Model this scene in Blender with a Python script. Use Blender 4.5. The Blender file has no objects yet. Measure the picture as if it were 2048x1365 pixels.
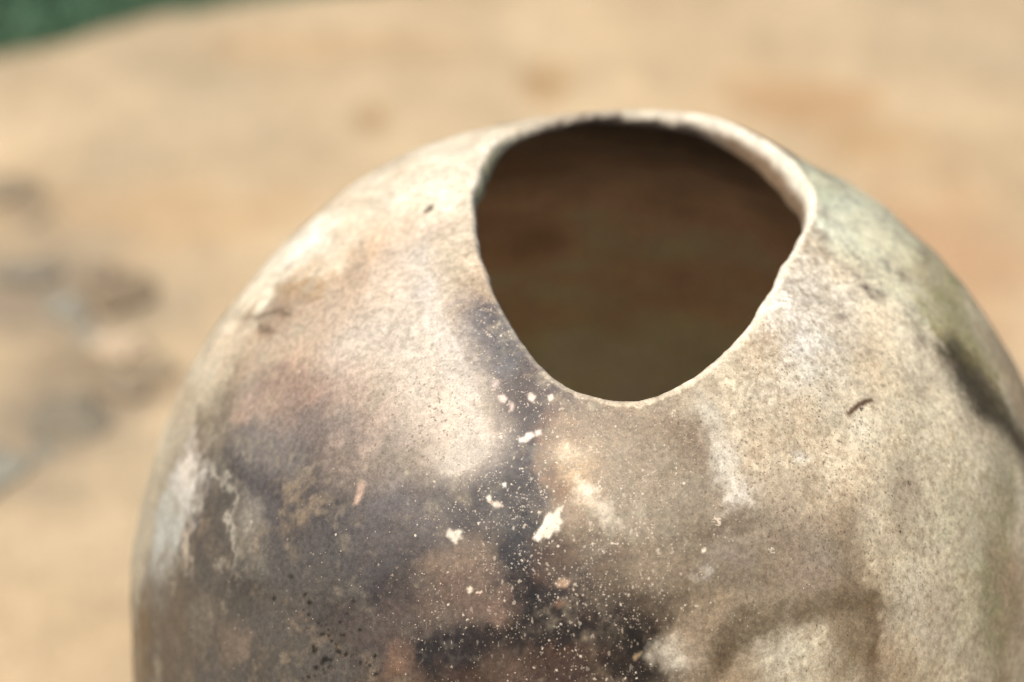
import bpy, math, random
import numpy as np

R = math.radians
scene = bpy.context.scene
COL = scene.collection
random.seed(4)
RNG = np.random.default_rng(4)

# ------------------------------------------------------------------ camera
POT_Z = 0.105                                   # height of the pot's widest point above the sand
cam_d = bpy.data.cameras.new("camera")
cam_d.lens = 100.0
cam_d.sensor_width = 36.0
cam_d.clip_start = 0.01
cam_d.clip_end = 400.0
cam_d.dof.use_dof = True
cam_d.dof.focus_distance = 0.513
cam_d.dof.aperture_fstop = 8.0
cam_o = bpy.data.objects.new("camera", cam_d)
COL.objects.link(cam_o)
cam_o.location = (-0.01921, -0.45683, 0.41461 + POT_Z)
cam_o.rotation_euler = (R(90 - 36), 0, 0)
scene.camera = cam_o

# ------------------------------------------------------------------ sky and sun
SUN = np.array([-0.27, -0.28, 0.92])           # towards the sun: camera left, high
SUN = SUN / np.linalg.norm(SUN)
elev = math.asin(SUN[2])
azim = math.atan2(SUN[0], SUN[1])
world = bpy.data.worlds.new("World")
scene.world = world
world.use_nodes = True
wn = world.node_tree
for n in list(wn.nodes):
    wn.nodes.remove(n)
sky = wn.nodes.new("ShaderNodeTexSky")
sky.sky_type = 'NISHITA'
sky.sun_disc = False
sky.sun_elevation = elev
sky.sun_rotation = azim
bg = wn.nodes.new("ShaderNodeBackground")
bg.inputs["Strength"].default_value = 0.06
wo = wn.nodes.new("ShaderNodeOutputWorld")
wn.links.new(sky.outputs[0], bg.inputs[0])
wn.links.new(bg.outputs[0], wo.inputs[0])
sun_d = bpy.data.lights.new("sun", 'SUN')
sun_d.energy = 4.6
sun_d.angle = R(0.6)
sun_d.color = (1.0, 0.92, 0.80)
sun_o = bpy.data.objects.new("sun", sun_d)
COL.objects.link(sun_o)
from mathutils import Vector, Euler, Matrix
sun_o.rotation_euler = Vector(SUN).to_track_quat('Z', 'Y').to_euler()
sun_o.location = (-1, 0, 2)
vs = scene.view_settings
vs.view_transform = 'Standard'
vs.look = 'None'
vs.exposure = 0.24
vs.gamma = 1.0
scene.cycles.use_denoising = True
scene.cycles.max_bounces = 12
scene.cycles.diffuse_bounces = 10


# ------------------------------------------------------------------ numpy noise
def _hash(ix, iy, iz, seed):
    h = (ix.astype(np.uint32) * np.uint32(374761393) + iy.astype(np.uint32) * np.uint32(668265263)
         + iz.astype(np.uint32) * np.uint32(2147483647) + np.uint32(seed) * np.uint32(1274126177))
    h = (h ^ (h >> np.uint32(13))) * np.uint32(1274126177)
    h = h ^ (h >> np.uint32(16))
    h = (h * np.uint32(2246822519))
    return ((h >> np.uint32(8)) & np.uint32(0xFFFF)).astype(np.float32) / 32767.5 - 1.0


def vnoise(p, seed=0):
    i = np.floor(p).astype(np.int32)
    f = (p - i).astype(np.float32)
    f = f * f * f * (f * (f * 6 - 15) + 10)
    out = 0
    for dx in (0, 1):
        wx = f[..., 0] if dx else 1 - f[..., 0]
        for dy in (0, 1):
            wy = f[..., 1] if dy else 1 - f[..., 1]
            for dz in (0, 1):
                wz = f[..., 2] if dz else 1 - f[..., 2]
                out = out + wx * wy * wz * _hash(i[..., 0] + dx, i[..., 1] + dy, i[..., 2] + dz, seed)
    return out


ROT = np.array([[0.36, 0.48, -0.8], [-0.8, 0.6, 0.0], [0.48, 0.64, 0.6]])


def fbm(p, octaves=4, seed=0, gain=0.5):
    s, a, t = 0, 1.0, 0
    q = p @ ROT.T + 17.3
    for o in range(octaves):
        s = s + a * vnoise(q, seed + o * 7)
        t += a
        a *= gain
        q = (q * 2.03) @ ROT.T + 5.1
    return s / t * 1.6


def sstep(a, b, x):
    t = np.clip((x - a) / (b - a), 0, 1)
    return t * t * (3 - 2 * t)


def lin(c):
    c = np.asarray(c, float) / 255.0
    return np.where(c <= 0.04045, c / 12.92, ((c + 0.055) / 1.055) ** 2.4)


# ------------------------------------------------------------------ mesh and node helpers
def grid_mesh(name, V, wrap=True, normals=None, colors=None, cap=False):
    """V: (rows, cols, 3); columns wrap round when wrap is set."""
    nr, nc = V.shape[:2]
    r = np.arange(nr - 1)[:, None]
    c = np.arange(nc if wrap else nc - 1)[None, :]
    c2 = (c + 1) % nc
    q = np.stack([r * nc + c, r * nc + c2, (r + 1) * nc + c2, (r + 1) * nc + c], -1).reshape(-1, 4)
    verts = V.reshape(-1, 3)
    if normals is not None:                      # wind the faces to agree with the normals given
        fn = np.cross(verts[q[:, 2]] - verts[q[:, 0]], verts[q[:, 3]] - verts[q[:, 1]])
        if (fn * normals.reshape(-1, 3)[q[:, 0]]).sum(-1).mean() < 0:
            q = q[:, ::-1]
    n_extra = 0
    loops = q.reshape(-1)
    starts = np.arange(len(q)) * 4
    if cap:
        verts = np.vstack([verts, V[-1].mean(0)])
        ci = len(verts) - 1
        b = (nr - 1) * nc
        j = np.arange(nc)
        tri = np.stack([b + j, b + (j + 1) % nc, np.full(nc, ci)], -1)
        starts = np.concatenate([starts, len(loops) + np.arange(nc) * 3])
        loops = np.concatenate([loops, tri.reshape(-1)])
        n_extra = 1
    me = bpy.data.meshes.new(name)
    me.vertices.add(len(verts))
    me.vertices.foreach_set("co", verts.astype(np.float32).ravel())
    me.loops.add(len(loops))
    me.loops.foreach_set("vertex_index", loops.astype(np.int32))
    me.polygons.add(len(starts))
    me.polygons.foreach_set("loop_start", starts.astype(np.int32))
    me.update(calc_edges=True)
    me.validate()
    me.polygons.foreach_set("use_smooth", np.ones(len(me.polygons), bool))
    for cname, arr in (colors or {}).items():
        arr = arr.reshape(-1, arr.shape[-1])
        if n_extra:
            arr = np.vstack([arr, arr[-1:]])
        a4 = np.ones((len(arr), 4), np.float32)
        a4[:, :arr.shape[1]] = arr
        at = me.color_attributes.new(cname, 'FLOAT_COLOR', 'POINT')
        at.data.foreach_set("color", a4.ravel())
    if normals is not None:
        nn = normals.reshape(-1, 3)
        if n_extra:
            nn = np.vstack([nn, [[0, 0, -1]]])
        me.normals_split_custom_set_from_vertices(nn.astype(np.float32).tolist())
    return me


def link(name, me, mat=None, parent=None):
    o = bpy.data.objects.new(name, me)
    COL.objects.link(o)
    if mat:
        me.materials.append(mat)
    if parent:
        o.parent = parent
    return o


def tag(o, label=None, cat=None, group=None, kind=None):
    for k, v in (("label", label), ("category", cat), ("group", group), ("kind", kind)):
        if v:
            o[k] = v
    return o


class NT:
    def __init__(self, name):
        self.mat = bpy.data.materials.new(name)
        self.mat.use_nodes = True
        self.t = self.mat.node_tree
        self.b = self.t.nodes["Principled BSDF"]
        self.co = self.n("ShaderNodeTexCoord").outputs["Object"]

    def n(self, typ, **kw):
        nd = self.t.nodes.new(typ)
        for k, v in kw.items():
            setattr(nd, k, v)
        return nd

    def put(self, sock, v):
        if isinstance(v, bpy.types.NodeSocket):
            self.t.links.new(v, sock)
        else:
            sock.default_value = v

    def math(self, op, a, b=0.0, c=0.0):
        nd = self.n("ShaderNodeMath", operation=op)
        for i, v in enumerate((a, b, c)):
            self.put(nd.inputs[i], v)
        return nd.outputs[0]

    def noise(self, scale, detail=3.0, rough=0.55, vec=None, dist=0.0):
        nd = self.n("ShaderNodeTexNoise")
        self.put(nd.inputs["Vector"], vec or self.co)
        nd.inputs["Scale"].default_value = scale
        nd.inputs["Detail"].default_value = detail
        nd.inputs["Roughness"].default_value = rough
        nd.inputs["Distortion"].default_value = dist
        return nd.outputs["Fac"]

    def ramp(self, v, lo, hi, a=0.0, b=1.0):
        nd = self.n("ShaderNodeMapRange", interpolation_type='SMOOTHSTEP')
        for i, x in enumerate((v, lo, hi, a, b)):
            self.put(nd.inputs[i], x)
        return nd.outputs[0]

    def mix(self, f, a, b, mode='MIX'):
        nd = self.n("ShaderNodeMix", data_type='RGBA', blend_type=mode)
        self.put(nd.inputs["Factor"], f)
        for s, v in ((nd.inputs[6], a), (nd.inputs[7], b)):
            if not isinstance(v, bpy.types.NodeSocket):
                v = tuple(v) + (1.0,) if len(v) == 3 else v
            self.put(s, v)
        return nd.outputs[2]

    def mapping(self, scale, rot=(0, 0, 0), loc=(0, 0, 0), vec=None):
        nd = self.n("ShaderNodeMapping")
        self.put(nd.inputs["Vector"], vec or self.co)
        nd.inputs["Scale"].default_value = scale
        nd.inputs["Rotation"].default_value = rot
        nd.inputs["Location"].default_value = loc
        return nd.outputs[0]

    def attr(self, name):
        return self.n("ShaderNodeVertexColor", layer_name=name).outputs["Color"]

    def _sep(self, c):
        nd = self.n("ShaderNodeSeparateColor")
        self.put(nd.inputs[0], c)
        return nd.outputs

    def bump(self, h, dist, strength=1.0, normal=None):
        nd = self.n("ShaderNodeBump")
        nd.inputs["Strength"].default_value = strength
        nd.inputs["Distance"].default_value = dist
        self.put(nd.inputs["Height"], h)
        if normal is not None:
            self.put(nd.inputs["Normal"], normal)
        return nd.outputs[0]

    def specks(self, scale, density, rmin, rmax, seed=0.0, warp=0.0012, wscale=900.0):
        """small flakes: a random share (density) of the cells of a 3D Voronoi carry one"""
        vec = self.mapping((1, 1, 1), loc=(seed, seed * .7, -seed))
        if warp:
            nv = self.n("ShaderNodeTexNoise")
            self.put(nv.inputs["Vector"], vec)
            nv.inputs["Scale"].default_value = wscale
            nv.inputs["Detail"].default_value = 2
            sub = self.n("ShaderNodeVectorMath", operation='SUBTRACT')
            self.put(sub.inputs[0], nv.outputs["Color"])
            sub.inputs[1].default_value = (.5, .5, .5)
            sc = self.n("ShaderNodeVectorMath", operation='SCALE')
            self.put(sc.inputs[0], sub.outputs[0])
            sc.inputs["Scale"].default_value = warp
            ad = self.n("ShaderNodeVectorMath", operation='ADD')
            self.put(ad.inputs[0], vec)
            self.put(ad.inputs[1], sc.outputs[0])
            vec = ad.outputs[0]
        vo = self.n("ShaderNodeTexVoronoi")
        self.put(vo.inputs["Vector"], vec)
        vo.inputs["Scale"].default_value = scale
        rgb = self._sep(vo.outputs["Color"])
        on = self.math('LESS_THAN', rgb[0], density)
        rad = self.math('MULTIPLY_ADD', self.math('POWER', rgb[1], 2.5), rmax - rmin, rmin)
        inside = self.ramp(vo.outputs["Distance"], self.math('MULTIPLY', rad, 1.15), self.math('MULTIPLY', rad, .6))
        return self.math('MULTIPLY', on, inside), rgb[2]


# ------------------------------------------------------------------ the pot: shape
A_R, B_H, EXPO = 0.100, 0.11648, 2.2402


def profile(t):
    """radius and height of the plain egg at angle t from the pole"""
    ct, st = np.cos(t), np.sin(t)
    b = np.where(ct > 0, B_H, 0.118)
    return A_R * np.abs(st) ** (2 / EXPO), b * np.sign(ct) * np.abs(ct) ** (2 / EXPO)


# the mouth was cut freehand: its edge as (angle round the pot, angle from the pole)
LIP = np.array([(3.189, .238), (3.456, .248), (3.782, .277), (3.994, .311), (4.143, .346), (4.276, .385),
                (4.379, .418), (4.453, .442), (4.54, .461), (4.626, .471), (4.705, .478), (4.763, .481),
                (4.834, .474), (4.917, .462), (5.011, .445), (5.137, .421), (5.313, .389), (5.557, .349),
                (5.867, .325), (6.193, .339), (6.444, .372), (6.707, .414), (6.939, .456), (7.10, .485),
                (7.28, .498), (7.394, .500), (7.54, .497), (7.693, .486), (7.85, .455), (8.042, .412),
                (8.207, .379), (8.372, .363), (8.478, .344), (8.69, .299), (8.945, .26)])


def lip_t(phi):
    x = np.concatenate([LIP[:, 0] - 2 * np.pi, LIP[:, 0], LIP[:, 0] + 2 * np.pi])
    y = np.tile(LIP[:, 1], 3)
    fine = np.linspace(0, 2 * np.pi, 1440, endpoint=False)
    v = np.interp(fine, x, y)
    v = np.interp(fine + 2 * np.pi, x, y) if fine[0] + 0 < x[0] else v
    k = np.exp(-0.5 * (np.arange(-30, 31) / 7.0) ** 2)
    k /= k.sum()
    v = np.convolve(np.concatenate([v[-30:], v, v[:30]]), k, 'valid')
    return np.interp(phi % (2 * np.pi), np.append(fine, 2 * np.pi), np.append(v, v[0]))


NPHI = 1150
s = np.linspace(0, 2 * np.pi, NPHI, endpoint=False)
# more columns on the worked face of the pot (phi = 3/2 pi) than behind it
PHI = (s + 0.5 * np.sin(s)) + 1.5 * np.pi + np.pi
TL = lip_t(PHI)
jag = fbm(np.stack([np.cos(PHI) * 26, np.sin(PHI) * 26, PHI * 0], -1), 4, 90) * .0010
TL = TL + jag

NROW = 520
vv = np.linspace(0, 1, NROW) ** 1.12
T_END = 2.72
TT = TL[None, :] + (T_END - TL[None, :]) * vv[:, None]
PP = np.broadcast_to(PHI[None, :], TT.shape)


def shell(TT, PP):
    r, z = profile(TT)
    P = np.stack([r * np.cos(PP), r * np.sin(PP), z], -1)
    q = P / 0.1
    # hand-built unevenness: broad swells and shallow thumb facets
    d = 0.0006 * fbm(q * 2.2, 2, 11) + 0.00042 * fbm(q * 6.5, 2, 23) + 0.00010 * fbm(q * 17, 2, 37)
    n = P / np.array([A_R ** 2, A_R ** 2, B_H ** 2])
    n /= np.linalg.norm(n, axis=-1, keepdims=True)
    P = P + n * d[..., None]
    # the far right of the lip stands up a little
    dphi = (PP - 1.12 + np.pi) % (2 * np.pi) - np.pi
    lift = 0.0023 * np.exp(-(dphi / 0.42) ** 2) * np.exp(-((TT - lip_t(PP)) / 0.10) ** 2)
    P[..., 2] += lift
    return P


def grid_normals(P, flip=False):
    du = np.roll(P, -1, 1) - np.roll(P, 1, 1)
    dv = np.gradient(P, axis=0)
    n = np.cross(dv, du)
    n /= np.linalg.norm(n, axis=-1, keepdims=True) + 1e-12
    return -n if flip else n


OUT = shell(TT, PP)
NOUT = grid_normals(OUT)
if (NOUT * OUT).sum(-1).mean() < 0:
    NOUT = -NOUT
# crumbs at the cut edge: keep the smooth normal, wall thickness varies
P0, N0 = OUT[0], NOUT[0]
tang = np.roll(P0, -1, 0) - np.roll(P0, 1, 0)
tang /= np.linalg.norm(tang, axis=-1, keepdims=True)
UPV = np.cross(tang, N0)
mid = P0.mean(0)
if ((mid - P0) * UPV).sum(-1).mean() < 0:
    UPV = -UPV
ang = np.stack([np.cos(PHI), np.sin(PHI), 0 * PHI], -1)
WALL = 0.0037 + 0.0006 * fbm(ang * 1.7, 2, 51) + .0001 * fbm(ang * 9, 3, 52)
WALL = WALL - .0010 * np.exp(-(((PHI - 1.8 + np.pi) % (2 * np.pi) - np.pi) / .7) ** 2)
THIN = WALL.copy()
BEV = np.exp(-(((PHI - .62 + np.pi) % (2 * np.pi) - np.pi) / .52) ** 2)      # the lip is cut thick and flat here
BEV2 = np.exp(-(((PHI - 2.55 + np.pi) % (2 * np.pi) - np.pi) / .38) ** 2)     # and leans in at the back left
WALL = WALL + .0038 * BEV + .0022 * BEV2
NR = 17
rim = []
rimn = []
for k in range(NR):
    a = math.pi * k / (NR - 1)
    w = WALL[:, None]
    rough = 0.00010 * fbm(P0 * 500 + k * .35, 3, 61)[:, None] * math.sin(a)
    off = -N0 * (1 - math.cos(a)) * .5 * w + UPV * (math.sin(a) ** .8 * .34 * THIN[:, None] + rough)
    rim.append(P0 + off)
RIM = np.array(rim)

NIN = 150
vi = np.linspace(0, 1, NIN) ** 1.5
TI = TL[None, :] + (2.62 - TL[None, :]) * vi[:, None]
SUB = slice(None, None, 2)
PI_ = PP[:1].repeat(NIN, 0)
ro, zo = profile(TI)
INN = np.stack([ro * np.cos(PI_), ro * np.sin(PI_), zo], -1)
# sampled on the outer skin, then pulled in by the wall
INN = shell(TI, PI_)
nin = grid_normals(INN)
if (nin * INN).sum(-1).mean() < 0:
    nin = -nin
thick = THIN[None, :] + (WALL - THIN)[None, :] * np.exp(-vi / .03)[:, None] + 0.0016 * sstep(0, .5, vi)[:, None]
ring = 0.00035 * np.sin(INN[..., 2] * 1400 + 2.5 * fbm(INN * 30, 2, 77)) * sstep(0.02, .12, vi)[:, None]
INN = INN - nin * (thick + ring)[..., None]
INN[0] = RIM[-1]

# ------------------------------------------------------------------ the pot: firing marks and painted tones
# The clay's smoke clouds, pale marks, ash flecks and some painted sheen and shade lie where they lie on the wall. They are set out on the
# flattened face of the pot (fu, fv run over that face, 0.1 m = about 950 units), so each is a fixed patch of colour.
FACE_EYE = np.array([-0.01921, -0.45683, 0.41461])
c36, s36 = math.cos(R(36)), math.sin(R(36))
FACE_F = np.array([0, c36, -s36])
FACE_U = np.array([0, s36, c36])


def face_uv(P):
    q = P - FACE_EYE
    d = q @ FACE_F
    return 1024 + 5688.9 * q[..., 0] / d, 682.5 - 5688.9 * (q @ FACE_U) / d


# (fu, fv, half width, half height, turn in degrees, colour, strength, softness)
MARKS = [
    # broad grounds first: pale shoulder, grey cloud, warm tan face, pale right shoulder
    (760, 470, 420, 210, -38, (220, 200, 174), .95, .55),
    (640, 1050, 330, 250, -20, (99, 92, 91), .97, .45),
    (560, 1290, 330, 190, 0, (101, 95, 89), .97, .45),
    (1300, 1000, 230, 260, -6, (168, 150, 126), .95, .5),
    (1430, 1180, 260, 200, -10, (160, 142, 118), .95, .5),
    (1690, 760, 270, 280, -20, (230, 216, 188), .94, .55),
    (1860, 1100, 110, 330, -6, (214, 200, 170), .88, .5),
    # shoulder
    (900, 320, 190, 90, -20, (238, 223, 198), .9, .6),
    (570, 520, 170, 40, -45, (236, 224, 200), .8, .6),
    (620, 490, 60, 30, -40, (240, 232, 216), .7, .7),
    (730, 548, 60, 40, -40, (172, 146, 118), .85, .8),
    (700, 585, 60, 36, -40, (190, 162, 134), .7, .8),
    (777, 490, 50, 34, -40, (226, 190, 156), .6, .8),
    (816, 450, 60, 40, -30, (226, 202, 178), .6, .7),
    (594, 595, 52, 30, -35, (182, 150, 110), .85, .7),
    (543, 640, 50, 34, -35, (164, 140, 118), .9, .6),
    (600, 690, 120, 70, -40, (186, 160, 136), .75, .7),
    (650, 740, 100, 60, -40, (206, 176, 152), .75, .7),
    (582, 780, 80, 46, -30, (156, 132, 118), .8, .7),
    (660, 790, 100, 40, -30, (176, 148, 132), .6, .7),
    (523, 822, 56, 30, -20, (192, 164, 144), .7, .7),
    (890, 556, 46, 80, -10, (196, 180, 152), .8, .6),
    (930, 640, 34, 50, -20, (172, 150, 128), .8, .6),
    (960, 600, 30, 50, -30, (166, 146, 130), .7, .6),
    # grey cloud
    (621, 841, 70, 34, 20, (130, 118, 113), .7, .9),
    (680, 872, 64, 46, 30, (122, 112, 110), .7, .9),
    (543, 895, 60, 50, 0, (140, 130, 124), .7, .8),
    (469, 800, 26, 90, 22, (130, 115, 98), .65, .9),
    (418, 850, 34, 70, 20, (142, 128, 108), .6, .9),
    (836, 1028, 110, 70, 0, (126, 115, 109), .7, .8),
    (760, 940, 110, 40, 10, (136, 122, 114), .6, .8),
    (770, 1030, 50, 46, 0, (116, 108, 107), .6, .8),
    (800, 1110, 110, 50, 10, (92, 85, 84), .75, .8),
    (422, 1080, 34, 140, 4, (104, 96, 87), .7, .95),
    (480, 1161, 28, 46, 0, (84, 78, 73), .75, .7),
    (387, 830, 24, 70, 22, (190, 176, 154), .7, .7),
    (378, 945, 26, 64, 18, (206, 198, 188), .9, .6),  # bluish sheen down the left flank, painted as pale colour
    (346, 1015, 28, 64, 22, (196, 192, 182), .9, .6),
    (320, 1080, 28, 74, 6, (186, 186, 178), .9, .6),
    (312, 1170, 22, 60, 0, (156, 150, 140), .7, .7),
    (371, 1095, 9, 40, -8, (204, 190, 172), .7, .8),
    (430, 965, 7, 44, -14, (190, 180, 164), .8, .7),
    (449, 1070, 6, 60, -2, (180, 170, 154), .75, .7),
    (484, 1060, 30, 60, -16, (166, 157, 140), .5, .95),
    (330, 1250, 60, 90, 4, (118, 104, 90), .8, .7),
    (285, 1290, 24, 120, 0, (134, 110, 80), .75, .7),
    (440, 1250, 50, 110, 4, (108, 98, 88), .6, .8),
    (400, 1240, 26, 50, 20, (146, 130, 112), .5, .8),
    (470, 1290, 22, 40, 0, (150, 128, 110), .5, .8),
    (820, 890, 130, 60, -14, (162, 146, 132), .85, .8),
    (740, 820, 100, 60, -30, (174, 153, 137), .7, .8),
    # violet black smoke under the mouth
    (1000, 720, 92, 116, -32, (112, 105, 106), .97, .45),
    (1085, 800, 130, 60, 26, (114, 102, 101), .95, .55),
    (1035, 900, 84, 150, -4, (100, 90, 89), .97, .5),
    (985, 1000, 100, 80, 0, (86, 78, 77), .9, .6),
    (1010, 715, 36, 50, -34, (122, 120, 122), .7, .7),
    (1120, 940, 30, 100, -6, (158, 124, 98), .8, .7),
    # soot towards the belly
    (797, 1177, 70, 34, -10, (70, 64, 64), .85, .8),
    (828, 1194, 40, 24, -10, (66, 63, 68), .8, .7),
    (672, 1227, 56, 30, 10, (82, 78, 77), .8, .7),
    (800, 1250, 130, 50, 0, (104, 88, 80), .7, .7),
    (855, 1190, 60, 46, 0, (110, 94, 86), .6, .8),
    (1100, 1200, 190, 120, 10, (62, 50, 46), .95, .55),
    (1030, 1110, 46, 80, 4, (58, 55, 61), .95, .5),
    (1032, 1175, 44, 70, 0, (42, 37, 40), .95, .5),
    (1087, 1120, 46, 40, -20, (90, 66, 55), .8, .7),
    (1184, 1106, 70, 50, -20, (130, 108, 88), .8, .7),
    (1235, 1165, 70, 44, -20, (114, 97, 77), .7, .7),
    (1321, 1204, 60, 50, -10, (92, 74, 54), .75, .8),
    (1282, 1250, 70, 40, -30, (78, 62, 48), .8, .7),
    (914, 1296, 104, 52, -4, (56, 49, 50), .95, .7),
    (1060, 1290, 150, 44, 0, (58, 46, 42), .9, .6),
    (1262, 1306, 56, 56, 0, (50, 41, 32), .92, .75),
    (1165, 1325, 70, 34, 0, (88, 60, 46), .85, .6),
    (1114, 1318, 22, 20, 0, (108, 78, 62), .6, .8),
    (1050, 1362, 260, 44, 0, (88, 66, 54), .95, .6),
    (1262, 1350, 70, 40, 0, (58, 46, 36), .85, .7),
    (1012, 1330, 54, 36, 0, (108, 86, 72), .85, .7),
    (797, 1312, 36, 50, 0, (128, 100, 82), .8, .7),
    (752, 1296, 34, 40, 0, (92, 82, 79), .7, .7),
    (914, 1126, 56, 50, 0, (146, 124, 106), .9, .75),
    (960, 1195, 62, 54, -14, (134, 110, 96), .93, .6),
    (900, 1215, 60, 40, -10, (124, 102, 88), .75, .6),
    # warm tan face
    (1180, 900, 60, 90, 0, (188, 162, 132), .8, .6),
    (1165, 899, 32, 26, 0, (220, 200, 170), .8, .7),
    (1169, 938, 40, 40, 0, (202, 176, 142), .75, .7),
    (1262, 911, 70, 60, 0, (170, 152, 130), .7, .7),
    (1177, 989, 20, 26, -20, (234, 214, 188), .85, .6),
    (1206, 1020, 30, 22, -20, (228, 210, 184), .85, .6),
    (1250, 845, 90, 26, 4, (160, 140, 120), .7, .7),
    (1372, 884, 40, 56, -16, (146, 126, 104), .8, .7),
    (1411, 946, 30, 60, -10, (154, 134, 112), .75, .7),
    (1340, 1090, 100, 70, -10, (150, 132, 110), .6, .7),
    # streak and the dark under it
    (1419, 846, 26, 60, -8, (194, 184, 166), .75, .95),
    (1454, 930, 34, 66, -10, (208, 198, 180), .8, .95),
    (1488, 1000, 36, 32, -34, (224, 210, 192), .9, .75),
    (1560, 860, 70, 70, 0, (196, 178, 150), .7, .7),
    (1606, 907, 22, 18, 0, (214, 206, 190), .75, .7),
    (1450, 1050, 100, 26, -4, (138, 120, 98), .85, .8),
    (1585, 1000, 80, 40, -30, (172, 154, 130), .6, .7),
    (1614, 1067, 60, 40, -20, (176, 156, 134), .7, .7),
    (1550, 1112, 110, 40, -24, (146, 127, 105), .7, .7),
    (1458, 1106, 50, 30, 0, (156, 139, 121), .6, .7),
    (1411, 1153, 10, 14, 0, (208, 198, 182), .7, .8),
    (1380, 1190, 70, 40, -20, (134, 117, 94), .6, .8),
    (1634, 1138, 70, 30, -10, (168, 148, 128), .7, .7),
    (1700, 1090, 26, 110, 0, (140, 122, 98), .6, .8),
    # dark sweep with a pale field under it
    (1420, 1255, 90, 40, -30, (176, 154, 126), .8, .7),
    (1705, 1205, 80, 30, 6, (128, 110, 84), .75, .95),
    (1585, 1232, 100, 30, -16, (134, 116, 90), .8, .9),
    (1500, 1268, 66, 28, -34, (128, 110, 84), .8, .9),
    (1436, 1312, 52, 26, -48, (112, 94, 70), .85, .8),
    (1340, 1313, 36, 26, 0, (206, 193, 172), .8, .9),
    (1592, 1320, 84, 56, -14, (212, 199, 172), .95, .5),
    (1690, 1310, 34, 70, 0, (146, 128, 98), .8, .6),
    (1736, 1300, 14, 100, -2, (124, 102, 74), .65, .95),
    (1738, 1180, 12, 120, 0, (130, 112, 86), .4, .95),
    # pale right shoulder and flank, with a greenish shade tint painted in
    (1610, 630, 84, 100, -30, (244, 237, 224), .85, .6),
    (1590, 740, 80, 60, -30, (212, 202, 184), .6, .7),
    (1530, 700, 30, 70, 30, (188, 166, 138), .55, .8),
    (1700, 700, 50, 120, -34, (192, 174, 144), .5, .8),
    (1640, 820, 60, 50, 0, (196, 178, 150), .5, .8),
    (1850, 880, 90, 120, -20, (218, 204, 174), .7, .6),
    (1850, 1230, 60, 90, 0, (200, 188, 166), .6, .6),
    (1930, 1100, 36, 160, -4, (190, 184, 152), .55, .7),
    (1992, 1150, 40, 220, 0, (156, 148, 112), .7, .6),
    (1800, 1000, 40, 90, -10, (158, 136, 110), .5, .8),
    (1700, 400, 70, 140, -52, (236, 238, 212), .9, .5),
    (1800, 520, 60, 170, -36, (228, 222, 188), .85, .5),
    (1640, 370, 34, 60, -40, (196, 200, 172), .7, .6),
    (1920, 640, 40, 140, -30, (176, 168, 122), .8, .6),
    (1960, 745, 20, 110, -36, (164, 150, 104), .7, .7),
]
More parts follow.
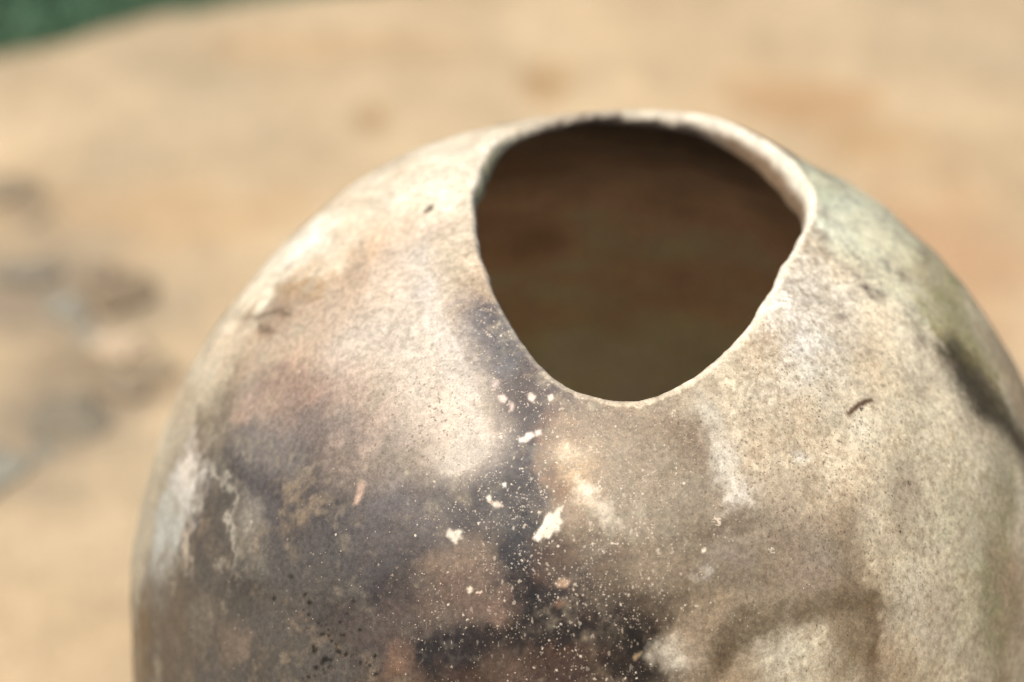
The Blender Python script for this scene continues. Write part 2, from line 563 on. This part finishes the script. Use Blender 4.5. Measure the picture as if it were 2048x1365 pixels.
# marks with their own outline: (points, colour, strength, edge width)
SHAPES = [
    # the pale shape left of the smoke: soft towards the grey cloud, crisp towards the smoke
    ([(790, 500), (846, 490), (862, 560), (896, 640), (922, 705), (952, 780), (970, 840), (982, 868), (966, 905), (925, 925),
      (880, 910), (830, 850), (780, 780), (700, 730), (650, 700), (690, 640), (740, 590)], (202, 187, 170), .8, 90),
    ([(790, 520), (846, 484), (860, 556), (892, 634), (915, 697), (950, 775), (966, 834), (985, 869), (974, 908), (930, 936),
      (880, 900), (850, 820), (800, 740), (730, 680), (760, 600)], (212, 198, 182), .55, 60),
    ([(820, 520), (849, 486), (861, 556), (893, 634), (916, 697), (951, 775), (967, 834), (986, 869), (976, 908), (940, 938), (912, 946),
      (880, 946), (900, 900), (915, 850), (890, 760), (860, 680), (830, 600)], (206, 194, 180), .75, 11),
    # the dark line down the far right
    ([(1888, 690), (1905, 676), (1950, 740), (2000, 800), (2060, 880), (2110, 970), (2100, 1010), (2050, 925), (2005, 865),
      (1950, 830), (1910, 760)], (70, 60, 40), .9, 30),
    # scorched hair line, and small dark nicks
    ([(1690, 829), (1700, 818), (1716, 806), (1742, 798), (1744, 802), (1722, 812), (1706, 824), (1696, 831)], (96, 58, 28), .95, 5),
    ([(846, 424), (856, 412), (866, 408), (864, 416), (852, 424)], (74, 66, 50), .95, 6),
    ([(484, 636), (515, 632), (540, 622), (560, 619), (574, 624), (580, 634), (572, 634), (558, 626), (540, 629), (515, 639)], (128, 106, 80), .6, 7),
    ([(516, 650), (528, 654), (548, 660), (540, 666), (522, 660)], (110, 92, 74), .6, 9),
    # bare clay chips
    ([(1068, 1076), (1078, 1060), (1086, 1050), (1092, 1034), (1100, 1026), (1106, 1030), (1116, 1018), (1127, 1012), (1120, 1026), (1118, 1036),
      (1124, 1044), (1116, 1052), (1119, 1062), (1108, 1064), (1098, 1078), (1086, 1074), (1078, 1082)], (240, 228, 208), 1.0, 4),
    ([(896, 1058), (906, 1062), (916, 1060), (924, 1064), (918, 1070), (926, 1078), (914, 1076), (912, 1088), (904, 1078), (892, 1070)], (236, 220, 198), 1.0, 5),
    ([(1038, 878), (1050, 874), (1054, 868), (1066, 866), (1070, 872), (1060, 878), (1052, 884), (1040, 884)], (240, 222, 208), .95, 4),
    ([(1072, 862), (1082, 860), (1084, 868), (1074, 872)], (240, 222, 208), .9, 4),
    ([(994, 792), (1006, 790), (1014, 798), (1010, 806), (1000, 804)], (228, 208, 196), .9, 4),
    ([(1020, 804), (1028, 808), (1026, 820), (1018, 824), (1022, 812)], (206, 186, 176), .85, 4),
    ([(1056, 788), (1064, 786), (1072, 794), (1066, 802), (1058, 798)], (238, 218, 204), .9, 4),
    ([(1096, 792), (1104, 790), (1108, 798), (1100, 802)], (246, 230, 216), .95, 4),
    ([(983, 762), (994, 756), (998, 766), (990, 776), (984, 772)], (196, 178, 170), .8, 5),
    ([(973, 994), (980, 992), (982, 1000), (976, 1002)], (250, 232, 210), .95, 3),
    ([(984, 1006), (994, 1004), (1002, 1010), (998, 1016), (988, 1014)], (236, 214, 190), .9, 4),
    ([(1006, 968), (1012, 966), (1012, 973), (1007, 974)], (255, 240, 222), 1, 3),
    ([(708, 1002), (714, 984), (720, 962), (729, 962), (726, 980), (720, 996), (714, 1008), (706, 1008)], (196, 166, 146), .85, 5),
    ([(1112, 1164), (1126, 1156), (1140, 1162), (1132, 1172), (1116, 1172)], (206, 168, 134), .75, 7),
    ([(1108, 1206), (1124, 1198), (1130, 1206), (1118, 1214)], (150, 112, 86), .7, 6),
    ([(934, 1178), (942, 1176), (946, 1183), (938, 1188)], (252, 232, 206), .95, 3),
    ([(1402, 1098), (1410, 1096), (1411, 1103), (1404, 1106)], (236, 218, 192), .95, 3),
    ([(1270, 1320), (1280, 1312), (1284, 1304), (1276, 1306), (1266, 1312)], (190, 160, 120), .7, 4),
    ([(543, 1194), (549, 1192), (552, 1198), (547, 1202)], (50, 44, 38), 1, 3),
    ([(576, 1152), (585, 1150), (588, 1157), (582, 1158)], (56, 50, 44), 1, 3),
    ([(624, 1292), (630, 1290), (630, 1302), (625, 1304)], (54, 48, 40), 1, 3),
    ([(648, 1312), (656, 1314), (658, 1322), (650, 1324), (645, 1332), (640, 1326)], (50, 44, 36), 1, 3),
    ([(672, 1298), (682, 1302), (680, 1308), (672, 1306)], (58, 50, 42), 1, 3),
    ([(638, 1268), (648, 1264), (650, 1271), (641, 1274)], (64, 56, 48), 1, 3),
]


# a cluster of small soot pits low on the left
for _i in range(46):
    _x, _y = random.gauss(648, 42), random.gauss(1298, 46)
    _r = 1.6 + 3.2 * random.random() ** 2.5
    SHAPES.append(([(_x + _r * math.cos(_a) * random.uniform(.7, 1.3), _y + _r * math.sin(_a) * random.uniform(.7, 1.3))
                    for _a in (0, 1.05, 2.1, 3.14, 4.2, 5.2)], (44, 38, 32), .9, 2.5))


def poly_dist(x, y, pts):
    """signed distance, negative inside"""
    p = np.array(pts, float)
    d = np.full(x.shape, 1e9)
    ins = np.zeros(x.shape, bool)
    for (x0, y0), (x1, y1) in zip(p, np.roll(p, -1, 0)):
        ex, ey = x1 - x0, y1 - y0
        t = np.clip(((x - x0) * ex + (y - y0) * ey) / (ex * ex + ey * ey), 0, 1)
        d = np.minimum(d, np.hypot(x - x0 - t * ex, y - y0 - t * ey))
        c = (y0 > y) != (y1 > y)
        ins ^= c & (x < ex * (y - y0) / (ey + 1e-9) + x0)
    return np.where(ins, -d, d)


ALB = 1.0           # sunlit tone -> clay reflectance


def clay_colour(P, N):
    q = P / 0.1
    n1, n2 = fbm(q * 2.6, 4, 101), fbm(q * 7, 4, 131)
    n3 = fbm(q * 24, 4, 151, .62)
    n4 = fbm(q * 1.3, 3, 171)
    n5 = fbm(q * 70, 3, 191, .65)
    cream, tan, grey, soot = lin((214, 200, 172)), lin((178, 156, 128)), lin((128, 114, 106)), lin((66, 56, 52))
    col = cream + (tan - cream) * sstep(-.25, .35, n1 + .3 * n2)[..., None]
    col = col + (grey - col) * (sstep(.02, .5, n4 + .25 * n1) * .8)[..., None]
    col = col + (soot - col) * (sstep(.35, .75, n4 + .4 * n2) * .8)[..., None]
    fu, fv = face_uv(P)
    eye = FACE_EYE - P
    eye /= np.linalg.norm(eye, axis=-1, keepdims=True)
    face = sstep(-.02, .10, (N * eye).sum(-1))
    wu = fbm(q * 9, 5, 201, .62) * 30
    wv = fbm(q * 9, 5, 231, .62) * 30
    wu2 = fbm(q * 40, 3, 261, .6)
    wv2 = fbm(q * 40, 3, 281, .6)
    mu, mv = fu + wu + wu2 * 14, fv + wv + wv2 * 14
    for (cu, cv, ru, rv, deg, c, st, so) in MARKS:
        a = R(deg)
        near = (np.abs(fu - cu) < 2.1 * max(ru, rv) + 40) & (np.abs(fv - cv) < 2.1 * max(ru, rv) + 40) & (face > 0)
        if not near.any():
            continue
        du, dv = mu[near] - cu, mv[near] - cv
        x = (du * math.cos(a) + dv * math.sin(a)) / ru
        y = (-du * math.sin(a) + dv * math.cos(a)) / rv
        m = sstep(1 + so, 1 - so, np.hypot(x, y)) * st * face[near]
        m = np.clip(m * (1 + .55 * n3[near] + .3 * n5[near]), 0, 1)
        col[near] += (lin(c) - col[near]) * m[:, None]
    for pts, c, st, ed in SHAPES:
        p = np.array(pts)
        lo, hi = p.min(0) - 2 * ed - 30, p.max(0) + 2 * ed + 30
        near = (fu > lo[0]) & (fu < hi[0]) & (fv > lo[1]) & (fv < hi[1]) & (face > 0)
        if not near.any():
            continue
        k = min(1.0, ed / 14)
        d = poly_dist(fu[near] + (wu[near] * .14 + wu2[near] * 7) * k, fv[near] + (wv[near] * .14 + wv2[near] * 7) * k, pts)
        m = sstep(ed, -ed * .6, d) * st * face[near]
        col[near] += (lin(c) - col[near]) * m[:, None]
    lum = np.clip(col @ np.array([.25, .65, .1]), .004, 1)[..., None]
    col = lum + (col - lum) * .92
    col = np.clip(col, .002, 1) * lum ** .25
    # mottling of the slip
    m = 1 + (.17 - .07 * sstep(1300, 1550, fu)) * n3 + .08 * n2 + .08 * n5
    col = col * np.clip(m, .4, 1.5)[..., None]
    warm = (.035 * fbm(q * 11, 3, 301))[..., None] * np.array([1, .1, -.9])
    col = col * (1 + warm)
    freck = fbm(q * 120 + .6 * wu2[..., None], 3, 311, .7)
    fm = sstep(.12, .75, freck + .35 * fbm(q * 5, 2, 321)) * (.12 + .88 * sstep(1350, 1550, fu)) * sstep(.2, .45, col.mean(-1))
    col = col + (lin((112, 82, 54)) - col) * (.36 * fm)[..., None]
    # where flecks sit: light ash flecks in the smoke, dark ones on the pale clay
    def blob(cu, cv, ru, rv):
        return np.exp(-((fu - cu) / ru) ** 2 - ((fv - cv) / rv) ** 2) * face
    light = 1.15 * blob(1040, 840, 130, 190) + .8 * blob(1130, 1080, 170, 170) + .55 * blob(950, 620, 60, 130) + \
        .5 * blob(1250, 1150, 200, 260) + .3 * blob(980, 1230, 220, 140) + .3 * blob(1300, 900, 200, 150) + .03
    dark = .8 * blob(1640, 760, 260, 260) + 1.3 * blob(650, 1280, 50, 80) + .4 * blob(1700, 1100, 300, 260) + .08
    hair = .25 + .5 * blob(1650, 950, 300, 400) + .6 * blob(850, 850, 120, 160)
    marks = np.stack([np.clip(light, 0, 1), np.clip(dark, 0, 1), np.clip(hair, 0, 1)], -1)
    return np.clip(col * ALB, .004, .82), marks


C_OUT, M_OUT = clay_colour(OUT, NOUT)
# the cut edge is rubbed back to bare clay, more on the right than on the smoked left
wear = np.linalg.norm(OUT[:14] - OUT[:1], axis=-1)
wr = sstep(.00045, .00005, wear + .0004 * fbm(OUT[:14] * 700, 3, 405)) * (.06 + .6 * sstep(0, .8, np.cos(PHI - 5.7)))[None, :]
C_OUT[:14] += (lin((250, 232, 204)) * .85 - C_OUT[:14]) * wr[..., None]

# the lip: bare pale clay, smoked at the back left
C0 = C_OUT[0]
dph = (PHI - 1.70 + np.pi) % (2 * np.pi) - np.pi
smk = np.exp(-(dph / .26) ** 2) * .8 + .35 * sstep(.0, .5, fbm(ang * 5, 3, 401)) * np.exp(-((dph + .2) / .6) ** 2)
bare = lin((252, 242, 222)) * .9
kb = (.12 + .72 * sstep(-.1, .75, np.cos(PHI - 6.5)) + .4 * sstep(.6, 1, np.cos(PHI - 2.4)))[:, None]
lipc = C0 * (1 - kb) + bare * kb
C_RIM = np.repeat(lipc[None], NR, 0)
fr = np.linspace(0, 1, NR)[:, None, None]
C_RIM = C0[None] + (C_RIM - C0[None]) * sstep(0, .1, fr)
rn = fbm(RIM * 260, 4, 411)
C_RIM *= (1 + .16 * rn)[..., None]
C_RIM += (lin((70, 52, 44)) - C_RIM) * np.clip(smk[None, :] * (.75 + .5 * rn), 0, .92)[..., None]
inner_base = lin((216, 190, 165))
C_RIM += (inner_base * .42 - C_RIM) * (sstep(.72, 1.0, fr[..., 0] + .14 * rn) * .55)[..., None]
C_RIM += (lin((160, 122, 82)) * .48 - C_RIM) * (sstep(.32, .56, fr[..., 0] + .05 * rn) * np.clip(BEV * 1.5, 0, .9)[None, :])[..., None]

C_RIM += (lin((206, 196, 150)) * .8 - C_RIM) * (sstep(.22, .42, fr[..., 0] + .08 * rn) * np.clip(BEV2 * 1.3, 0, .85)[None, :])[..., None]  # olive shade of the inward lip face, painted into its colour
smk2 = np.exp(-(((PHI - 1.45 + np.pi) % (2 * np.pi) - np.pi) / .42) ** 2)
C_RIM += (lin((46, 34, 28)) - C_RIM) * (sstep(.38, .62, fr[..., 0] + .16 * rn) * np.clip(smk2 * 1.5, 0, .96)[None, :])[..., None]
qi = INN / .1
C_INN = inner_base * (1 + .18 * fbm(qi * np.array([2, 2, 5]), 3, 421)[..., None] + .14 * fbm(qi * 9 * np.array([1, 1, 3]), 3, 431)[..., None])
sootn = sstep(-.1, .5, fbm(qi * 2.4, 3, 441) + .15)
C_INN += (lin((132, 98, 72)) - C_INN) * (sootn * .3)[..., None]
C_INN += (lin((40, 28, 22)) - C_INN) * (np.clip(smk[None, :] * 1.1, 0, 1) * np.exp(-(vi[:, None] / .08) ** 2))[..., None] * .8
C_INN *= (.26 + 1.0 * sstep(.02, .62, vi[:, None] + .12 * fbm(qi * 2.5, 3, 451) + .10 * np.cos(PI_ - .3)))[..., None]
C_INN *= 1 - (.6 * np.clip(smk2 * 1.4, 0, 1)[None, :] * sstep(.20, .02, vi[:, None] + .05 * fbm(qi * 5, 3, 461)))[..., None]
C_INN = np.clip(C_INN * 1.3, .01, .8)

# ------------------------------------------------------------------ the pot: clay materials
def clay_material(name, flecks=True, rough=.54):
    m = NT(name)
    base = m.attr("clay")
    grain = m.noise(3000, 2, .6)
    fine = m.noise(900, 4, .6)
    base = m.mix(1.0, base, m.ramp(grain, .28, .72, .83, 1.16), 'MULTIPLY')
    base = m.mix(1.0, base, m.ramp(fine, .28, .72, .78, 1.18), 'MULTIPLY')
    h = m.math('MULTIPLY', fine, .6)
    h = m.math('ADD', h, m.math('MULTIPLY', grain, .25))
    if flecks:
        k = m._sep(m.attr("flecks"))
        light, dark, hair = k[0], k[1], k[2]
        # rubbed hair lines running down the wall
        st = m.noise(1.0, 3, .6, m.mapping((2600, 2600, 330), rot=(R(-30), 0, R(7))))
        base = m.mix(1.0, base, m.ramp(st, .30, .70, .93, 1.06), 'MULTIPLY')
        sc = m.noise(1.0, 1, .5, m.mapping((1500, 1500, 150), rot=(R(-28), R(10), R(-14))))
        line = m.math('MULTIPLY', m.ramp(sc, .655, .70), m.math('MULTIPLY', hair, .75))
        base = m.mix(line, base, (.10, .072, .05))
        sc2 = m.noise(1.0, 1, .5, m.mapping((1300, 1300, 190), rot=(R(-36), R(-16), R(21))))
        line2 = m.math('MULTIPLY', m.ramp(sc2, .67, .72), m.math('MULTIPLY', light, .5))
        base = m.mix(line2, base, (.62, .52, .42))
        # ash flecks
        clump = m.ramp(m.noise(170, 3, .6), .40, .64, .18, 1.5)
        ld = m.math('MULTIPLY', light, clump)
        dd = m.math('MULTIPLY', dark, m.ramp(m.noise(210, 3, .6, m.mapping((1, 1, 1), loc=(3, 1, 2))), .40, .66, .2, 1.4))
        f1, r1 = m.specks(1500, m.math('MULTIPLY', ld, .66), .08, .46, 0.0, .0006, 3200)
        f2, r2 = m.specks(520, m.math('MULTIPLY', ld, .15), .05, .36, 3.1, .0026, 1700)
        f3, r3 = m.specks(3000, m.math('MULTIPLY', ld, .85), .15, .5, 5.7, .0003, 4000)
        f1 = m.math('MULTIPLY', f1, m.ramp(r1, 0, 1, .25, 1.1))
        f3 = m.math('MULTIPLY', f3, m.ramp(r3, 0, 1, .15, 1.1))
        base = m.mix(m.math('MULTIPLY', f3, .62), base, m.mix(r3, (.50, .34, .24), (.74, .66, .55)))
        base = m.mix(m.math('MULTIPLY', f1, .85), base, m.mix(r1, (.50, .36, .25), (.66, .58, .47)))
        base = m.mix(m.math('MULTIPLY', f2, .85), base, m.mix(r2, (.62, .48, .36), (.70, .62, .52)))
        d1, q1 = m.specks(1700, m.math('MULTIPLY', dd, .75), .12, .48, 9.3, .0006, 2600)
        d2, q2 = m.specks(620, m.math('MULTIPLY', dd, .14), .06, .32, 12.9, .0018, 1300)
        base = m.mix(m.math('MULTIPLY', d1, .62), base, m.mix(q1, (.055, .04, .03), (.20, .11, .06)))
        base = m.mix(m.math('MULTIPLY', d2, .85), base, (.045, .036, .03))
        h = m.math('SUBTRACT', h, m.math('MULTIPLY', d2, .5))
        h = m.math('ADD', h, m.math('MULTIPLY', f2, .25))
        h = m.math('SUBTRACT', h, m.math('MULTIPLY', line, .4))
    m.put(m.b.inputs["Base Color"], base)
    m.put(m.b.inputs["Roughness"], m.ramp(fine, .3, .7, rough - .06, rough + .10))
    m.b.inputs["Specular IOR Level"].default_value = .32
    m.put(m.b.inputs["Normal"], m.bump(h, .00014, .6))
    return m.mat


M_BODY = clay_material("burnished smoke fired clay")
M_RIM = clay_material("bare clay lip", False, .62)
M_INNER = clay_material("raw inner clay", False, .8)

pot = bpy.data.objects.new("clay_pot", None)
COL.objects.link(pot)
pot.empty_display_size = .05
tag(pot, "round smoke fired clay pot with a freehand cut mouth standing on sand", "pot")
# one run of normals over outside, lip and inside so the skins join without a crease
FULL = np.concatenate([OUT[::-1], RIM[1:], INN[1:]], 0)
NF = grid_normals(FULL)
if (NF[:NROW] * OUT[::-1]).sum(-1).mean() < 0:
    NF = -NF
body = link("body", grid_mesh("body", OUT, True, NF[:NROW][::-1], {"clay": C_OUT, "flecks": M_OUT}, cap=True), M_BODY, pot)
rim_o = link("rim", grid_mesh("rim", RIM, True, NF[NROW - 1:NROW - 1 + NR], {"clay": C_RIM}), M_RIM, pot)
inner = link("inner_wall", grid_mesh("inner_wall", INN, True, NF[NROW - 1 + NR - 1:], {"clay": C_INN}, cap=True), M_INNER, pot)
rim_o["label"] = "pale bare clay lip, smoked dark at the back"
inner["label"] = "dark brown unglazed inside wall"
pot.location = (0, 0, -float(OUT[-1, :, 2].min()))
pot.location.z = POT_Z

# ------------------------------------------------------------------ sand
# outline of the sand bed: far edge crosses the left corner of the view, then bulges away
def sand_edge(x):
    """far edge y of the sand at x"""
    xs = np.array([-1.2, -.6, -.35, -.24, -.204, -.182, -.171, -.153, -.115, -.05, .05, .17, .25, .5, 1.2])
    ys = np.array([.05, .30, .395, .431, .441, .450, .459, .468, .476, .494, .506, .498, .492, .42, .1])
    return np.interp(x, xs, ys)


STAINS = [(-.184, .342, .016, .016, (150, 128, 100), .5), (-.006, .418, .010, .016, (188, 150, 104), .65), (-.068, .391, .007, .009, (184, 146, 98), .6),
          (.089, .399, .030, .014, (200, 158, 116), .6), (.070, .405, .02, .02, (204, 164, 122), .5), (.118, .300, .03, .05, (212, 168, 130), .6),
          (.102, .375, .02, .015, (200, 158, 112), .5),
          (-.165, .285, .022, .014, (160, 140, 116), .6), (-.146, .243, .016, .014, (160, 140, 114), .7), (-.130, .236, .014, .012, (170, 146, 116), .6),
          (-.156, .225, .02, .02, (160, 142, 118), .55), (-.146, .290, .012, .016, (160, 134, 100), .6), (-.180, .31, .02, .02, (170, 150, 124), .5),
          (-.165, .285, .045, .035, (172, 157, 136), .85), (-.16, .212, .034, .03, (176, 160, 138), .8), (-.15, .245, .02, .012, (176, 158, 132), .7), (-.120, .330, .05, .02, (212, 170, 122), .4), (-.09, .44, .05, .012, (214, 172, 124), .35)]
n = 420
gx = np.linspace(-1.0, 1.0, n)
gx = np.sign(gx) * (np.abs(gx) * .32 + np.abs(gx) ** 3 * .88)
gy = np.linspace(-1, 1, n)
gy = .25 + np.sign(gy) * (np.abs(gy) * .34 + np.abs(gy) ** 3 * .9)
GX, GY = np.meshgrid(gx, gy)
q = np.stack([GX, GY, 0 * GX], -1)
edge = sand_edge(GX) + .0015 * fbm(q * 30, 3, 501) - GY
near_edge = GY + 1.0 + .03 * fbm(q * 8, 3, 502)
inside = np.minimum(np.minimum(edge, near_edge), 1.15 - np.abs(GX))
GZ = .0016 * fbm(q * 24, 4, 511) + .0006 * fbm(q * 90, 3, 521)
GZ = GZ - .012 * (1 - sstep(-.03, .02, inside))
for (cx, cy, rx, ry, c, st) in STAINS[:5]:
    GZ -= .0018 * np.exp(-((GX - cx) / rx) ** 2 - ((GY - cy) / ry) ** 2)
foot = np.hypot(GX, GY)
GZ *= 1 - .9 * np.exp(-(foot / .06) ** 4)
sand_c = np.ones(GX.shape + (3,)) * lin((222, 198, 163))
sand_c *= (1 + .07 * fbm(q * 7, 4, 531) + .14 * fbm(q * np.array([26, 30, 1]), 4, 535) + .06 * fbm(q * 90, 3, 541))[..., None]
sand_c *= 1 + (.05 * fbm(q * 9, 3, 551))[..., None] * np.array([.6, -.1, -.9])
for (cx, cy, rx, ry, c, st) in STAINS:
    k = np.hypot((GX - cx) / rx + .35 * fbm(q * 60, 3, 561), (GY - cy) / ry + .35 * fbm(q * 60, 3, 571))
    sand_c += (lin(c) - sand_c) * (st * sstep(1.5, .3, k))[..., None]
me = grid_mesh("sand", np.stack([GX, GY, GZ], -1), False, None, {"clay": np.clip(sand_c * .655, 0, .8)})
m = NT("dry sand")
g1, g2 = m.noise(1500, 2, .6), m.noise(320, 4, .6)
base = m.mix(1.0, m.attr("clay"), m.ramp(g1, .25, .75, .78, 1.2), 'MULTIPLY')
base = m.mix(1.0, base, m.ramp(g2, .3, .7, .90, 1.09), 'MULTIPLY')
m.put(m.b.inputs["Base Color"], base)
m.b.inputs["Roughness"].default_value = .95
m.b.inputs["Specular IOR Level"].default_value = .15
m.put(m.b.inputs["Normal"], m.bump(m.math('ADD', g1, m.math('MULTIPLY', g2, 1.5)), .0006, .8))
tag(link("sand", me, m.mat), kind="structure")

# ------------------------------------------------------------------ lawn beyond the sand
m = NT("dark turf soil")
m.put(m.b.inputs["Base Color"], m.mix(m.noise(30, 4), (.030, .060, .032), (.050, .095, .050)))
m.b.inputs["Roughness"].default_value = .95
k = 60
lx = np.linspace(-1, 1, k)
LX, LY = np.meshgrid(np.sign(lx) * (np.abs(lx) * .8 + lx ** 4 * 40), np.sign(lx) * (np.abs(lx) * .8 + lx ** 4 * 40))
lq = np.stack([LX, LY, 0 * LX], -1)
LZ = -.006 + 0.0 * LX
tag(link("ground", grid_mesh("ground", np.stack([LX, LY, LZ], -1), False), m.mat), kind="structure")

NB = 16000
bx = RNG.uniform(-.75, .75, NB * 2)
by = sand_edge(bx) + .004 + RNG.random(NB * 2) ** 1.3 * .38
bx, by = bx[:NB], by[:NB]
hgt = RNG.uniform(.010, .026, NB) * np.clip((by - sand_edge(bx)) / .03, .35, 1)
az = RNG.uniform(0, 2 * np.pi, NB)
lean = RNG.uniform(.1, .8, NB) * hgt
wid = RNG.uniform(.0008, .0016, NB)
side = np.stack([np.cos(az), np.sin(az), 0 * az], -1)
fwd = np.stack([-np.sin(az), np.cos(az), 0 * az], -1)
b0 = np.stack([bx, by, np.full(NB, -.007)], -1)
upz = np.array([0, 0, 1.0])
mid_ = b0 + upz * (hgt * .6)[:, None] + fwd * (lean * .3)[:, None]
tip = b0 + upz * hgt[:, None] + fwd * lean[:, None]
w = side * wid[:, None]
bv = np.stack([b0 - w, b0 + w, mid_ + w * .8, mid_ - w * .8, tip], 1).reshape(-1, 3)
o5 = np.arange(NB)[:, None] * 5
fq = (o5 + np.array([0, 1, 2, 3])).reshape(-1)
ft = (o5 + np.array([3, 2, 4])).reshape(-1)
gm = bpy.data.meshes.new("grass")
gm.vertices.add(len(bv))
gm.vertices.foreach_set("co", bv.astype(np.float32).ravel())
gm.loops.add(len(fq) + len(ft))
gm.loops.foreach_set("vertex_index", np.concatenate([fq, ft]).astype(np.int32))
gm.polygons.add(2 * NB)
gm.polygons.foreach_set("loop_start", np.concatenate([np.arange(NB) * 4, NB * 4 + np.arange(NB) * 3]).astype(np.int32))
gm.update(calc_edges=True)
m = NT("cool green grass")
m.put(m.b.inputs["Base Color"], m.mix(m.noise(60, 3), (.058, .135, .078), (.092, .19, .108)))
m.b.inputs["Roughness"].default_value = .6
tag(link("grass", gm, m.mat), "short cool green grass beyond the far edge of the sand", "grass", kind="stuff")

# ------------------------------------------------------------------ grey stones half sunk in the sand on the left
STONE_SPOTS = [
    # x, y, rx, ry, rz, turn, colour, label
    (-.153, .217, .0125, .0130, .0030, 20, (140, 134, 118), "large dark grey stone in the sand, nearest the pot's left side"),
    (-.157, .202, .0070, .0060, .0020, 70, (158, 154, 138), "small grey stone touching the near end of the large dark stone"),
    (-.171, .193, .0090, .0120, .0022, -15, (164, 166, 154), "bluish grey stone at the left edge, nearest the camera"),
    (-.144, .284, .0105, .0100, .0026, 35, (146, 128, 102), "brown grey stone on the sand, farther back above the pale pebble"),
    (-.152, .296, .0060, .0050, .0018, 0, (172, 152, 128), "little brown stone just beyond the brown grey stone"),
    (-.175, .296, .0120, .0080, .0022, 10, (152, 146, 132), "long grey stone at the left edge behind the pale pebble"),
    (-.160, .276, .0100, .0056, .0018, -50, (162, 162, 150), "bluish flat stone between the long grey stone and the pale pebble"),
    (-.151, .260, .0060, .0050, .0016, 15, (170, 166, 152), "small grey chip of stone beside the pale pebble"),
    (-.141, .254, .0085, .0080, .0030, 0, (238, 212, 180), "small pale cream pebble among the grey stones"),
    (-.138, .236, .0095, .0062, .0018, -30, (164, 148, 124), "tan grey flat stone between the large dark stone and the pot"),
    (-.128, .243, .0060, .0050, .0016, 40, (176, 158, 132), "smallest tan stone close to the pot's left side"),
    (-.187, .345, .0090, .0070, .0018, 15, (168, 152, 128), "tan grey stone lying farthest back at the left edge"),
    (-.178, .330, .0070, .0060, .0016, 65, (182, 162, 134), "pale tan stone in front of the farthest tan grey stone"),
]
import bmesh
for i, (x, y, rx, ry, rz, deg, c, lab) in enumerate(STONE_SPOTS):
    bm = bmesh.new()
    bmesh.ops.create_icosphere(bm, subdivisions=4, radius=1)
    v = np.array([p.co[:] for p in bm.verts])
    d = 1 + .5 * fbm(v * 1.5 + i * 9.1, 3, 600 + i) + .12 * fbm(v * 5 + i, 3, 640 + i)
    v = v * d[:, None]
    v = np.sign(v) * np.abs(v) ** .9 * np.array([rx * .84, ry * .84, rz * .55])
    for p, cc in zip(bm.verts, v):
        p.co = cc
    sm = bpy.data.meshes.new("grey_stone")
    bm.to_mesh(sm)
    bm.free()
    sm.polygons.foreach_set("use_smooth", np.ones(len(sm.polygons), bool))
    m = NT("stone")
    cc = (lin(c) * .7 + lin((206, 184, 152)) * .18) * .68
    m.put(m.b.inputs["Base Color"], m.mix(m.noise(220, 4), cc * .75, cc * 1.2))
    m.b.inputs["Roughness"].default_value = .85
    m.put(m.b.inputs["Normal"], m.bump(m.noise(500, 4), .0006, .6))
    o = link("pebble" if i == 8 else "grey_stone", sm, m.mat)
    o.location = (x, y, rz * .1)
    o.rotation_euler = (0, 0, R(deg))
    tag(o, lab, "pebble" if i == 8 else "stone", "grey stones in the sand left of the pot")
